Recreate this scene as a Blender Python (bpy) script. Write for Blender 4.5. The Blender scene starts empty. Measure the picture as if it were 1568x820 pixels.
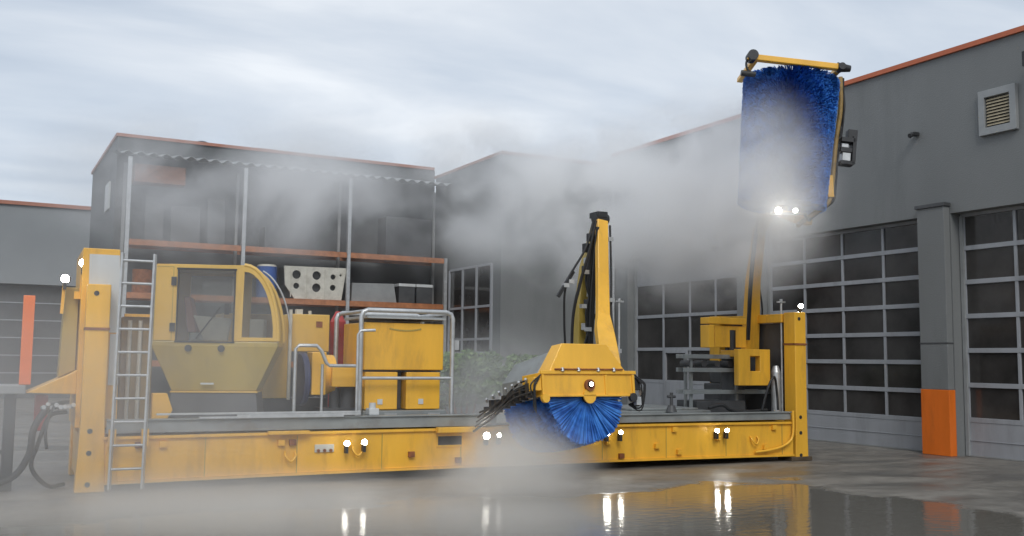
import bpy, bmesh, math, random
from mathutils import Vector, Matrix
from mathutils.geometry import tessellate_polygon
random.seed(7)
S = bpy.context.scene
COL = S.collection
R = math.radians

# ---------------------------------------------------------------- camera, light, exposure
CAM = Vector((0, 0, 1.755))
RT = Vector((0.89763, -0.44061, 0.01110)); UP = Vector((-0.05049, -0.07778, 0.99569)); FW = Vector((0.43785, 0.89432, 0.09207))
cd = bpy.data.cameras.new('camera'); cam = bpy.data.objects.new('camera', cd); COL.objects.link(cam)
cam.matrix_world = Matrix((( RT.x, UP.x, -FW.x, CAM.x), (RT.y, UP.y, -FW.y, CAM.y), (RT.z, UP.z, -FW.z, CAM.z), (0, 0, 0, 1)))
cd.sensor_width = 36; cd.lens = 1521 / 1568 * 36; cd.clip_end = 4000; cd.clip_start = .1
S.camera = cam
SUN_EL, SUN_ROT = R(42), R(200)
w = bpy.data.worlds.new('World'); S.world = w; w.use_nodes = True
nt = w.node_tree; N = nt.nodes; L = nt.links; N.clear()
out = N.new('ShaderNodeOutputWorld'); bg = N.new('ShaderNodeBackground'); L.new(bg.outputs[0], out.inputs[0])
sky = N.new('ShaderNodeTexSky'); sky.sky_type = 'NISHITA'; sky.sun_disc = False; sky.sun_elevation = SUN_EL; sky.sun_rotation = SUN_ROT
tc = N.new('ShaderNodeTexCoord'); sp = N.new('ShaderNodeSeparateXYZ'); L.new(tc.outputs['Generated'], sp.inputs[0])
def wm(op, a, b=None, c=None):
    n = N.new('ShaderNodeMath'); n.operation = op
    for i, v in enumerate((a, b, c)):
        if v is None: continue
        if isinstance(v, (int, float)): n.inputs[i].default_value = v
        else: L.new(v, n.inputs[i])
    return n.outputs[0]
zz = wm('ADD', wm('ABSOLUTE', sp.outputs[2]), .16)
cx = wm('DIVIDE', sp.outputs[0], zz); cy = wm('DIVIDE', sp.outputs[1], zz)
cb = N.new('ShaderNodeCombineXYZ'); L.new(cx, cb.inputs[0]); L.new(cy, cb.inputs[1])
mp = N.new('ShaderNodeMapping'); mp.inputs['Rotation'].default_value = (0, 0, R(35)); mp.inputs['Scale'].default_value = (1.0, 2.1, 1); L.new(cb.outputs[0], mp.inputs[0])
n1 = N.new('ShaderNodeTexNoise'); n1.inputs['Scale'].default_value = .8; n1.inputs['Detail'].default_value = 6; n1.inputs['Roughness'].default_value = .52; n1.inputs['Distortion'].default_value = .35
L.new(mp.outputs[0], n1.inputs['Vector'])
cr = N.new('ShaderNodeValToRGB'); e = cr.color_ramp.elements
e[0].position = .36; e[0].color = (3.3, 3.8, 4.5, 1); e[1].position = .66; e[1].color = (5.9, 6.15, 6.45, 1)
k = e.new(.47); k.color = (4.1, 4.55, 5.15, 1); k = e.new(.58); k.color = (4.9, 5.25, 5.7, 1)
L.new(n1.outputs[0], cr.inputs[0])
mx = N.new('ShaderNodeMix'); mx.data_type = 'RGBA'; mx.inputs[0].default_value = .93
L.new(sky.outputs[0], mx.inputs[6]); L.new(cr.outputs[0], mx.inputs[7]); L.new(mx.outputs[2], bg.inputs[0]); bg.inputs[1].default_value = .1
sd = bpy.data.lights.new('sun', 'SUN'); sd.energy = .9; sd.angle = R(25); sd.color = (1, .97, .92)
so = bpy.data.objects.new('sun', sd); COL.objects.link(so)
sv = Vector((math.sin(SUN_ROT) * math.cos(SUN_EL), math.cos(SUN_ROT) * math.cos(SUN_EL), math.sin(SUN_EL)))
so.rotation_euler = sv.to_track_quat('Z', 'Y').to_euler()
vs = S.view_settings; vs.view_transform = 'Standard'; vs.look = 'None'; vs.exposure = .62; vs.gamma = 1; vs.use_curve_mapping = False
cy_ = S.cycles
cy_.use_denoising = True; cy_.max_bounces = 16; cy_.volume_bounces = 14; cy_.diffuse_bounces = 3; cy_.glossy_bounces = 3; cy_.transparent_max_bounces = 16
cy_.sample_clamp_indirect = 12; cy_.volume_step_rate = 1.5; cy_.volume_max_steps = 96; cy_.use_adaptive_sampling = False
cy_.caustics_reflective = False; cy_.caustics_refractive = False

# ---------------------------------------------------------------- frames
X0, Y0 = .6766, 13.9898            # front left foot of the platform
BY = .03875                        # the buildings stand 2.2 degrees off the platform
def CT(p): return Vector((p[0] + X0, p[1] + Y0, p[2]))                     # platform frame: u along, v depth, z up
_c, _s = math.cos(BY), math.sin(BY)
def BT(p): return Vector((p[0] * _c - p[1] * _s, p[0] * _s + p[1] * _c, p[2]))  # buildings frame

# ---------------------------------------------------------------- mesh building
class MB:
    def __init__(s, tf=CT): s.v = []; s.f = []; s.sm = []; s.tf = tf; s.marks = []
    def add(s, vs, fs, smooth=False):
        o = len(s.v); s.v += [s.tf(p) for p in vs]; s.f += [tuple(i + o for i in f) for f in fs]; s.sm += [smooth] * len(fs); return s
    def box(s, x0, x1, y0, y1, z0, z1):
        s.marks.append((len(s.v), len(s.f)))
        x0, x1 = min(x0, x1), max(x0, x1); y0, y1 = min(y0, y1), max(y0, y1); z0, z1 = min(z0, z1), max(z0, z1)
        return s.add([(x0,y0,z0),(x1,y0,z0),(x1,y1,z0),(x0,y1,z0),(x0,y0,z1),(x1,y0,z1),(x1,y1,z1),(x0,y1,z1)],
                     [(0,3,2,1),(4,5,6,7),(0,1,5,4),(1,2,6,5),(2,3,7,6),(3,0,4,7)])
    def cyl(s, a, b, r0, r1=None, n=12, cap=True):
        s.marks.append((len(s.v), len(s.f)))
        r1 = r0 if r1 is None else r1; a = Vector(a); b = Vector(b); d = (b - a).normalized()
        x = d.orthogonal().normalized(); y = d.cross(x); vs = []
        for c, r in ((a, r0), (b, r1)):
            for i in range(n):
                t = 2 * math.pi * i / n; vs.append(c + (x * math.cos(t) + y * math.sin(t)) * r)
        s.add(vs, [(i, (i + 1) % n, n + (i + 1) % n, n + i) for i in range(n)], True)
        if cap: s.add(vs, [tuple(range(n))[::-1], tuple(range(n, 2 * n))])
        return s
    def tube(s, pts, r, n=8):
        s.marks.append((len(s.v), len(s.f)))
        pts = [Vector(p) for p in pts]; vs = []; m = len(pts); up = None
        for i, p in enumerate(pts):
            d = (pts[min(i + 1, m - 1)] - pts[max(i - 1, 0)]).normalized()
            if up is None: up = d.orthogonal().normalized()
            up = (up - d * up.dot(d)).normalized(); y = d.cross(up)
            for j in range(n):
                t = 2 * math.pi * j / n; vs.append(p + (up * math.cos(t) + y * math.sin(t)) * r)
        fs = [(i * n + j, i * n + (j + 1) % n, (i + 1) * n + (j + 1) % n, (i + 1) * n + j) for i in range(m - 1) for j in range(n)]
        s.add(vs, fs, True); s.add(vs, [tuple(range(n))[::-1], tuple(range((m - 1) * n, m * n))]); return s
    def beam(s, a, b, w, h, up=(0, 0, 1)):   # square bar from a to b
        s.marks.append((len(s.v), len(s.f)))
        a = Vector(a); b = Vector(b); d = (b - a).normalized(); u = Vector(up); x = d.cross(u)
        if x.length < 1e-3: x = d.cross(Vector((0, 1, 0)))
        x.normalize(); y = x.cross(d); vs = []
        for c in (a, b):
            for q in ((-1,-1),(1,-1),(1,1),(-1,1)): vs.append(c + x * q[0] * w / 2 + y * q[1] * h / 2)
        return s.add(vs, [(0,3,2,1),(4,5,6,7),(0,1,5,4),(1,2,6,5),(2,3,7,6),(3,0,4,7)])
    def loft(s, rings):                       # rings of equal count, capped
        s.marks.append((len(s.v), len(s.f)))
        n = len(rings[0]); vs = [p for r in rings for p in r]
        fs = [(i * n + j, i * n + (j + 1) % n, (i + 1) * n + (j + 1) % n, (i + 1) * n + j) for i in range(len(rings) - 1) for j in range(n)]
        return s.add(vs, fs + [tuple(range(n))[::-1], tuple(range(len(vs) - n, len(vs)))])
    def plate(s, outer, holes, t0, t1, mk):   # 2D outline with holes, thickness t0..t1; mk(a,b,t)->point
        s.marks.append((len(s.v), len(s.f)))
        loops = [outer] + holes; flat = [p for l in loops for p in l]; n = len(flat)
        tris = tessellate_polygon([[Vector((p[0], p[1], 0)) for p in l] for l in loops])
        vs = [mk(p[0], p[1], t0) for p in flat] + [mk(p[0], p[1], t1) for p in flat]
        fs = [tuple(t) for t in tris] + [tuple(i + n for i in t[::-1]) for t in tris]
        o = 0
        for l in loops:
            m = len(l)
            fs += [(o + i, o + (i + 1) % m, n + o + (i + 1) % m, n + o + i) for i in range(m)]; o += m
        return s.add(vs, fs)
    def build(s, name, mat, parent=None, bevel=0, label=None):
        me = bpy.data.meshes.new(name)
        off = Vector((0, 0, 0)); q = parent
        while q is not None: off += q.location; q = q.parent
        o = bpy.data.objects.new(name, me); COL.objects.link(o)
        if parent is None:
            xs = [p.x for p in s.v]; ys = [p.y for p in s.v]; zs = [p.z for p in s.v]
            off = Vector(((min(xs) + max(xs)) / 2, (min(ys) + max(ys)) / 2, min(zs))); o.location = off
        else: o.parent = parent
        me.from_pydata([p - off for p in s.v], [], s.f); me.materials.append(mat)
        me.polygons.foreach_set('use_smooth', s.sm)
        bm = bmesh.new(); bm.from_mesh(me); bmesh.ops.recalc_face_normals(bm, faces=bm.faces); bm.to_mesh(me); bm.free()
        if bevel:
            b = o.modifiers.new('bevel', 'BEVEL'); b.width = bevel; b.segments = 2; b.limit_method = 'ANGLE'; b.angle_limit = R(40); b.harden_normals = False
        if label: o['label'] = label
        return o
def each(mb, name, mat, parent, bevel=0):      # every primitive of mb becomes a part of its own
    mk = mb.marks + [(len(mb.v), len(mb.f))]
    for (v0, f0), (v1, f1) in zip(mk[:-1], mk[1:]):
        q = MB(); q.v = mb.v[v0:v1]; q.f = [tuple(i - v0 for i in f) for f in mb.f[f0:f1]]; q.sm = mb.sm[f0:f1]
        q.build(name, mat, parent, bevel)
def thing(name, label, cat, loc, group=None):
    o = bpy.data.objects.new(name, None); COL.objects.link(o); o.location = loc; o.empty_display_size = .2
    o['label'] = label; o['category'] = cat
    if group: o['group'] = group
    return o
def tag(o, label, cat, group=None):
    o['label'] = label; o['category'] = cat
    if group: o['group'] = group
    return o
def kind(o, k, label=None):
    o['kind'] = k
    if label: o['label'] = label
    return o
def smooth_pts(pts, n=6):
    P = [Vector(p) for p in pts]; P = [P[0] * 2 - P[1]] + P + [P[-1] * 2 - P[-2]]; o = []
    for i in range(1, len(P) - 2):
        a, b, c, d = P[i - 1:i + 3]
        for k in range(n):
            t = k / n; o.append(.5 * ((2 * b) + (c - a) * t + (2 * a - 5 * b + 4 * c - d) * t * t + (3 * b - a - 3 * c + d) * t ** 3))
    return o + [P[-2]]

# ---------------------------------------------------------------- materials
def newmat(name):
    m = bpy.data.materials.new(name); m.use_nodes = True
    return m, m.node_tree.nodes, m.node_tree.links, m.node_tree.nodes['Principled BSDF']
def mat(name, col, rough=.5, metal=0, var=.12, scale=3, bump=0, bscale=60, dirt=None, dirtamt=.0, dscale=1.5, coat=0, streak=False):
    m, N, L, b = newmat(name)
    tc = N.new('ShaderNodeNewGeometry')
    n = N.new('ShaderNodeTexNoise'); n.inputs['Scale'].default_value = scale; n.inputs['Detail'].default_value = 6; n.inputs['Roughness'].default_value = .6
    mpp = N.new('ShaderNodeMapping'); L.new(tc.outputs['Position'], mpp.inputs[0]); L.new(mpp.outputs[0], n.inputs['Vector'])
    if streak: mpp.inputs['Scale'].default_value = (1, 1, .22)
    r = N.new('ShaderNodeValToRGB'); r.color_ramp.elements[0].position = .3; r.color_ramp.elements[1].position = .7
    r.color_ramp.elements[0].color = [c * (1 - var) for c in col] + [1]; r.color_ramp.elements[1].color = [min(1, c * (1 + var)) for c in col] + [1]
    L.new(n.outputs[0], r.inputs[0]); src = r.outputs[0]
    if dirt:
        n2 = N.new('ShaderNodeTexNoise'); n2.inputs['Scale'].default_value = dscale; n2.inputs['Detail'].default_value = 9; n2.inputs['Roughness'].default_value = .68
        L.new(mpp.outputs[0], n2.inputs['Vector'])
        r2 = N.new('ShaderNodeValToRGB'); r2.color_ramp.elements[0].position = .52; r2.color_ramp.elements[1].position = .72
        r2.color_ramp.elements[0].color = (0, 0, 0, 1); r2.color_ramp.elements[1].color = (dirtamt,) * 3 + (1,)
        L.new(n2.outputs[0], r2.inputs[0])
        x = N.new('ShaderNodeMix'); x.data_type = 'RGBA'; L.new(r2.outputs[0], x.inputs[0]); L.new(src, x.inputs[6]); x.inputs[7].default_value = (*dirt, 1); src = x.outputs[2]
    L.new(src, b.inputs['Base Color'])
    rr = N.new('ShaderNodeMapRange'); rr.inputs[3].default_value = max(0, rough - .12); rr.inputs[4].default_value = min(1, rough + .12); L.new(n.outputs[0], rr.inputs[0]); L.new(rr.outputs[0], b.inputs['Roughness'])
    b.inputs['Metallic'].default_value = metal; b.inputs['Coat Weight'].default_value = coat
    if bump:
        n3 = N.new('ShaderNodeTexNoise'); n3.inputs['Scale'].default_value = bscale; n3.inputs['Detail'].default_value = 3; L.new(tc.outputs['Position'], n3.inputs['Vector'])
        bb = N.new('ShaderNodeBump'); bb.inputs['Strength'].default_value = bump; bb.inputs['Distance'].default_value = .01; L.new(n3.outputs[0], bb.inputs['Height']); L.new(bb.outputs[0], b.inputs['Normal'])
    return m
def emit(name, col, st):
    m, N, L, b = newmat(name); b.inputs['Base Color'].default_value = (.8, .8, .8, 1); b.inputs['Emission Color'].default_value = (*col, 1); b.inputs['Emission Strength'].default_value = st; return m
YEL = (.88, .475, .045)
M = dict(
    yellow=mat('yellow_paint', YEL, .38, 0, .10, 2.5, .15, 40, (.40, .20, .05), .55, 3.2, .15, True),
    yellow2=mat('yellow_cab_paint', (.72, .45, .085), .35, 0, .1, 2, .08, 30, (.32, .2, .06), .5, 2.0, .2, True),
    olive=mat('dull_yellow_paint', (.46, .33, .07), .4, 0, .12, 2, .08, 30, (.22, .15, .06), .5, 2.2, .2, True),
    rust=mat('rust', (.24, .085, .03), .8, 0, .4, 12, .3, 60),
    deck=mat('grey_deck_paint', (.27, .29, .29), .42, .1, .18, 3, .2, 40, (.16, .12, .08), .7, 2.0),
    steel=mat('galvanised_steel', (.55, .56, .56), .38, .55, .15, 8),
    alu=mat('aluminium_panel', (.36, .375, .40), .45, .1, .07, 3, .05, 20, (.14, .14, .14), .4, 2, 0, True),
    white=mat('pale_panel', (.60, .62, .62), .45, 0, .06, 2, .05, 20, (.4, .38, .34), .5, 2, 0, True),
    dark=mat('dark_metal', (.035, .036, .038), .5, .2, .3, 6, .2, 30),
    charcoal=mat('charcoal_paint', (.07, .072, .075), .5, 0, .2, 4, .1, 30),
    rubber=mat('black_rubber', (.02, .02, .021), .55, 0, .3, 9),
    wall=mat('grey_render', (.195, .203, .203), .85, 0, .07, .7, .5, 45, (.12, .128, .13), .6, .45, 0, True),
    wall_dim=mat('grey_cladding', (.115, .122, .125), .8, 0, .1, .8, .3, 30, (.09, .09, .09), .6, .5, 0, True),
    orange=mat('orange_paint', (.78, .17, .015), .5, 0, .08, 3, .2, 50, (.4, .1, .02), .5, 2.5, 0, True),
    trim=mat('orange_trim', (.50, .13, .055), .5, 0, .1, 3),
    trim_dim=mat('faded_orange_trim', (.40, .16, .10), .6, 0, .1, 3),
    wood=mat('shelf_timber', (.42, .17, .075), .6, 0, .25, 5, .2, 30),
    glass=mat('dark_glass', (.045, .042, .040), .10, 0, .5, .8),  # base colour lifted to stand in for thin haze over the panes
    red=mat('red_paint', (.42, .035, .03), .5, 0, .15, 4),
    blue=mat('blue_plastic', (.03, .10, .36), .4, 0, .15, 4),
    cream=mat('cream_plastic', (.58, .56, .49), .5, 0, .12, 5, 0, 60, (.3, .26, .2), .5, 4),
    grey=mat('grey_sheet', (.30, .31, .31), .5, .1, .12, 3),
    lamp=emit('lamp_lens', (1, .96, .86), 55),
    lamp_small=emit('lamp_lens_small', (1, .93, .8), 14),
    navy=mat('dark_blue_paint', (.03, .035, .09), .45, 0, .2, 4),
)
def bristle_mat(name, a, b_):
    m, N, L, b = newmat(name); g = N.new('ShaderNodeNewGeometry'); n = N.new('ShaderNodeTexNoise'); n.inputs['Scale'].default_value = 7; n.inputs['Detail'].default_value = 5
    L.new(g.outputs['Position'], n.inputs['Vector']); r = N.new('ShaderNodeValToRGB'); r.color_ramp.elements[0].position = .35; r.color_ramp.elements[1].position = .65
    r.color_ramp.elements[0].color = (*a, 1); r.color_ramp.elements[1].color = (*b_, 1); L.new(n.outputs[0], r.inputs[0]); L.new(r.outputs[0], b.inputs['Base Color'])
    b.inputs['Roughness'].default_value = .4; return m
M['bristle'] = bristle_mat('blue_bristles', (.025, .13, .48), (.07, .29, .80))
def cab_glass():
    m, N, L, b = newmat('tinted_glass'); N.remove(b)
    t = N.new('ShaderNodeBsdfTransparent'); t.inputs[0].default_value = (.86, .86, .84, 1); g = N.new('ShaderNodeBsdfGlossy'); g.inputs[0].default_value = (.9, .9, .9, 1); g.inputs['Roughness'].default_value = .04
    f = N.new('ShaderNodeFresnel'); f.inputs[0].default_value = 1.5; x = N.new('ShaderNodeMixShader'); L.new(f.outputs[0], x.inputs[0]); L.new(t.outputs[0], x.inputs[1]); L.new(g.outputs[0], x.inputs[2])
    L.new(x.outputs[0], N['Material Output'].inputs[0]); return m
M['cabglass'] = cab_glass()

def ground_mat():
    m, N, L, b = newmat('wet_concrete')
    def mth(op, a, b=None, c=None):
        n = N.new('ShaderNodeMath'); n.operation = op
        for i, v in enumerate((a, b, c)):
            if v is None: continue
            if isinstance(v, (int, float)): n.inputs[i].default_value = v
            else: L.new(v, n.inputs[i])
        return n.outputs[0]
    def noise(sc, det=5, ro=.55, dist=0, scale=None):
        n = N.new('ShaderNodeTexNoise'); n.inputs['Scale'].default_value = sc; n.inputs['Detail'].default_value = det; n.inputs['Roughness'].default_value = ro; n.inputs['Distortion'].default_value = dist
        if scale:
            q = N.new('ShaderNodeMapping'); q.inputs['Scale'].default_value = scale; L.new(g.outputs['Position'], q.inputs[0]); L.new(q.outputs[0], n.inputs['Vector'])
        else: L.new(g.outputs['Position'], n.inputs['Vector'])
        return n.outputs[0]
    g = N.new('ShaderNodeNewGeometry'); s = N.new('ShaderNodeSeparateXYZ'); L.new(g.outputs['Position'], s.inputs[0])
    na = noise(.45, 5, .6)
    # standing water in the low part of the yard, its edge broken up by the unevenness of the concrete
    yy = mth('SUBTRACT', 11.7, s.outputs[1]); xx = mth('SUBTRACT', 10.5, s.outputs[0])
    e_ = mth('MINIMUM', yy, xx)
    e2 = mth('ADD', e_, mth('MULTIPLY', mth('SUBTRACT', na, .5), 3.2))
    pud = N.new('ShaderNodeMapRange'); pud.inputs[1].default_value = -.12; pud.inputs[2].default_value = .22; L.new(e2, pud.inputs[0]); P = pud.outputs[0]
    # dampness further off
    nb = noise(.9, 7, .62, .4, (.5, 1.3, 1)); wr = N.new('ShaderNodeMapRange'); wr.inputs[1].default_value = .40; wr.inputs[2].default_value = .62; L.new(nb, wr.inputs[0]); Wt = wr.outputs[0]
    nc = noise(3.2, 9, .66); cr = N.new('ShaderNodeValToRGB'); cr.color_ramp.elements[0].position = .3; cr.color_ramp.elements[1].position = .72
    cr.color_ramp.elements[0].color = (.15, .138, .12, 1); cr.color_ramp.elements[1].color = (.29, .27, .24, 1); L.new(nc, cr.inputs[0])
    x = N.new('ShaderNodeMix'); x.data_type = 'RGBA'; L.new(mth('MULTIPLY', Wt, .75), x.inputs[0]); L.new(cr.outputs[0], x.inputs[6]); x.inputs[7].default_value = (.095, .088, .078, 1)
    x2 = N.new('ShaderNodeMix'); x2.data_type = 'RGBA'; L.new(P, x2.inputs[0]); L.new(x.outputs[2], x2.inputs[6]); x2.inputs[7].default_value = (.13, .12, .10, 1)
    L.new(x2.outputs[2], b.inputs['Base Color'])
    rd = mth('SUBTRACT', .62, mth('MULTIPLY', Wt, .34)); rg = mth('ADD', mth('MULTIPLY', rd, mth('SUBTRACT', 1, P)), mth('MULTIPLY', P, .085)); L.new(rg, b.inputs['Roughness'])
    hn = noise(28, 5, .7); rip = noise(5.5, 3, .5, 0, (1, 1.6, 1))
    h = mth('ADD', mth('MULTIPLY', mth('MULTIPLY', hn, .006), mth('SUBTRACT', 1, P)), mth('MULTIPLY', mth('MULTIPLY', rip, .0035), P))
    bu = N.new('ShaderNodeBump'); bu.inputs['Strength'].default_value = .9; bu.inputs['Distance'].default_value = 1; L.new(h, bu.inputs['Height']); L.new(bu.outputs[0], b.inputs['Normal'])
    b.inputs['IOR'].default_value = 1.4
    return m
M['ground'] = ground_mat()

# ---------------------------------------------------------------- ground
g = MB(lambda p: Vector(p)); g.add([(-900, -900, 0), (900, -900, 0), (900, 900, 0), (-900, 900, 0)], [(0, 1, 2, 3)])
kind(g.build('ground', M['ground']), 'structure')

# ---------------------------------------------------------------- right hall with the sectional doors (facade normal points to -a)
hall = thing('workshop_hall', 'long dark grey rendered hall with orange roof edge and big glazed sectional doors', 'building', BT((17, 13, 0)))
WA, DA = 16.75, 17.02     # facade plane, door plane
doors = [(7.6, 12.95, 4.70), (13.62, 18.35, 4.72), (19.2, 23.95, 4.72)]
wl = MB(BT)
wl.box(WA, 17.4, -3, 24.8, 4.72, 7.9)
for a, b_ in ((-3, 7.6), (12.95, 13.62), (18.35, 19.2), (23.95, 24.8)): wl.box(WA, 17.4, a, b_, 0, 4.72)
wl.box(17.4, 34, -3, 24.8, 0, 7.9)
wl.build('wall', M['wall'], hall)
rf = MB(BT).box(WA - .06, 34.05, -3.05, 24.74, 7.902, 8.0).build('roof_edge', M['trim'], hall)
def pier(b0, b1):
    p = MB(BT).box(16.58, WA - .003, b0, b1, 1.27, 4.86).box(WA-.003, 17.01, b0-.0, b0 + .012, 1.27, 4.7).build('pilaster', M['wall'], hall, .008)
    MB(BT).box(16.572, WA - .001, b0 - .008, b1 + .008, 0.002, 1.268).build('painted_base', M['orange'], p, .006)
    MB(BT).box(16.55, WA - .002, b0 - .03, b1 + .03, 4.862, 4.93).build('cap', M['charcoal'], p)
    MB(BT).box(16.574, WA - .001, b0 - .006, b1 + .006, 2.16, 2.185).build('joint', M['charcoal'], p)
    return p
p = MB(BT).box(16.58, WA - .003, 12.97, 13.6, 1.27, 4.86).build('pilaster', M['wall'], hall, .008)
MB(BT).box(16.572, 17.0, 12.958, 13.61, 0.002, 1.268).build('painted_base', M['orange'], p, .006)
MB(BT).box(16.55, WA - .002, 12.94, 13.63, 4.862, 4.93).build('cap', M['charcoal'], p)
MB(BT).box(16.574, WA - .001, 12.96, 13.606, 2.16, 2.185).build('joint', M['charcoal'], p)
def sectional(b0, b1, zs, cols, top, passdoor=None, label=None):
    d = MB(BT)
    d.box(DA, DA + .05, b0, b1, .02, zs[0] - .04)
    d.box(DA - .012, DA + .03, b0, b1, .30, .315)
    for z in zs: d.box(DA - .008, DA + .05, b0, b1, z - .045, z + .045)
    if top - zs[-1] > .15: d.box(DA, DA + .05, b0, b1, zs[-1] + .05, top - .012)
    for z0, z1 in zip(zs[:-1], zs[1:]):
        for c in cols: d.box(DA - .002, DA + .048, c - .03, c + .03, z0 + .045, z1 - .045)
    door = d.build('sectional_door', M['alu'], hall, .004, label)
    MB(BT).box(DA + .03, DA + .04, b0 + .02, b1 - .02, zs[0], zs[-1]).build('glass', M['glass'], door)
    fr = MB(BT); fr.box(DA - .05, DA + .06, b0 - .02, b0 + .07, 0.01, top - .03).box(DA - .05, DA + .06, b1 - .07, b1 + .0, 0.01, top - .03).box(DA - .02, DA + .055, b0, b1, .004, .03)
    fr.build('guide_rail', M['grey'], door)
    if passdoor:
        a, b_, z1 = passdoor
        q = MB(BT).box(DA - .03, DA + .03, a, a + .09, .05, z1).box(DA - .03, DA + .03, b_ - .09, b_, .05, z1).box(DA - .03, DA + .03, a + .09, b_ - .09, z1 - .09, z1).box(DA - .03, DA + .03, a + .09, b_ - .09, .05, 1.22)
        q.build('pass_door', M['alu'], door, .004)
        MB(BT).box(DA - .05, DA - .03, a + .03, a + .06, 1.0, 1.15).build('handle', M['dark'], door)
sectional(8.3, 12.93, [.70 + .667 * i for i in range(7)], [8.3 + .05, 9.4, 10.6, 11.78, 12.88], 4.70)
sectional(13.64, 18.33, [.64 + .58 * i for i in range(8)], [13.7, 14.86, 16.0, 17.16, 18.28], 4.72)
sectional(19.22, 23.93, [1.2, 2.1, 3.03, 3.97], [19.27, 20.35, 21.42, 22.6, 23.88], 4.72, (21.5, 22.55, 2.08))
v_ = MB(BT); v_.plate([(11.42, 6.10), (12.2, 6.10), (12.2, 6.96), (11.42, 6.96)], [[(11.55, 6.24), (12.07, 6.24), (12.07, 6.82), (11.55, 6.82)]], 16.66, 16.747, lambda a, b_, t: (t, a, b_))
vf = v_.build('wall_vent', M['grey'], hall, .006, 'louvred vent in a pale frame')
lv = MB(BT); lv.box(16.735, 16.746, 11.55, 12.07, 6.24, 6.82)
lv.build('recess', M['dark'], vf)
lv = MB(BT)
for i in range(9): lv.add([(16.69, 11.57, 6.27 + i * .06), (16.69, 12.05, 6.27 + i * .06), (16.725, 12.05, 6.315 + i * .06), (16.725, 11.57, 6.315 + i * .06)], [(0, 1, 2, 3)])
lv.build('louvre', mat('louvre_ochre', (.42, .36, .25), .5, 0, .2, 8), vf)
fl = MB(BT).box(16.6, 16.747, 13.62, 13.72, 6.4, 6.47).cyl((16.6, 13.67, 6.42), (16.52, 13.67, 6.38), .04, .05)
fl.build('wall_sensor', M['dark'], hall)
fl = MB(BT).box(16.5, 16.747, 10.96, 11.04, 7.28, 7.34).box(16.42, 16.52, 10.88, 11.10, 7.15, 7.42)
fl.build('wall_floodlight', M['dark'], hall)
MB(BT).cyl((16.65, 24.55, .02), (16.65, 24.55, 7.7), .05).build('downpipe', M['steel'], hall)

# ---------------------------------------------------------------- annex in the corner
annex = thing('annex_building', 'grey two storey annex in the yard corner, veiled by steam', 'building', BT((14.9, 26, 0)))
w2 = MB(BT).box(13.0, 16.74, 24.8, 29.45, 0, 7.62).box(16.74, 34, 24.82, 29.45, 0, 7.88)
w2.build('wall', M['wall'], annex)
MB(BT).box(12.95, 16.70, 24.75, 29.5, 7.622, 7.70).build('roof_edge', M['trim_dim'], annex)
wf = MB(BT)
for b_ in (25.3, 26.25, 27.2, 28.15): wf.box(12.93, 12.997, b_ - .035, b_ + .035, 1.95, 4.5)
for z in (1.95, 2.35, 3.3, 4.5):
    for b_ in (25.3, 26.25, 27.2): wf.box(12.94, 12.997, b_ + .036, b_ + .914, z - .035, z + .035)
win = wf.build('window', M['alu'], annex)
MB(BT).box(12.975, 12.996, 25.3, 28.15, 1.96, 4.49).build('glass', M['glass'], win)

# ---------------------------------------------------------------- storage building and canopy
stb = thing('storage_building', 'grey flat roofed building behind the canopy racks, faded orange roof line', 'building', BT((8, 32, 0)))
sb = MB(BT).box(3.25, 12.98, 29.5, 36.3, 0, 7.9)
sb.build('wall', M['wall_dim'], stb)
MB(BT).box(3.2, 12.94, 29.44, 36.35, 7.902, 7.99).build('roof_edge', M['trim_dim'], stb)
MB(BT).cyl((5.7, 30.3, 8.0), (5.7, 30.3, 8.14), .07).cyl((5.7, 30.3, 8.14), (5.7, 30.3, 8.18), .2, .12).build('roof_vent', M['dark'], stb)
MB(BT).box(7.3, 8.0, 30.4, 31.1, 8.0, 8.2).build('roof_hatch', M['trim_dim'], stb)
wq = MB(BT).box(3.2, 3.247, 30.7, 31.7, 6.0, 6.8).build('window', M['white'], stb)
can = MB(BT); n = 210
vs_ = []
for i in range(n + 1):
    a = 3.15 + (13.0 - 3.15) * i / n - .03; dz = .045 * math.sin(a * 2 * math.pi / .33)
    vs_ += [(a, 28.15, 7.22 + dz), (a, 29.46, 7.42 + dz), (a, 28.15, 7.235 + dz), (a, 29.46, 7.435 + dz)]
can.add(vs_, [(4 * i, 4 * i + 4, 4 * i + 5, 4 * i + 1) for i in range(n)] + [(4 * i + 2, 4 * i + 3, 4 * i + 7, 4 * i + 6) for i in range(n)] + [(4 * i, 4 * i + 2, 4 * i + 6, 4 * i + 4) for i in range(n)])
can.build('canopy', M['grey'], stb, 0, 'corrugated canopy sheet')

# storage rack under the canopy
rack = thing('storage_rack', 'tall pale post storage rack with orange timber shelves below the corrugated canopy', 'rack', BT((8, 28.6, 0)))
for a in (3.45, 6.56, 9.68, 12.85):
    MB(BT).box(a - .05, a + .05, 28.22, 28.32, 0, 7.12 if a < 12 else 4.9).build('post', M['steel'], rack)
    MB(BT).box(a - .04, a + .04, 29.2, 29.28, 0, 7.12).build('post', M['grey'], rack)
for z in (1.6, 3.42, 4.86):
    for a0, a1 in ((3.51, 6.50), (6.62, 9.62), (9.74, 12.79)):
        each(MB(BT).box(a0, a1, 28.23, 28.28, z - .13, z).box(a0, a1, 29.21, 29.26, z - .13, z), 'shelf_beam', M['wood'], rack)
        MB(BT).box(a0 + .01, a1 - .01, 28.24, 29.2, z + .002, z + .03).build('shelf_board', M['wood'], rack)
def stored(name, mb, m, label, cat, bevel=.01):
    return tag(mb.build(name, m, None, bevel), label, cat)
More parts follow.
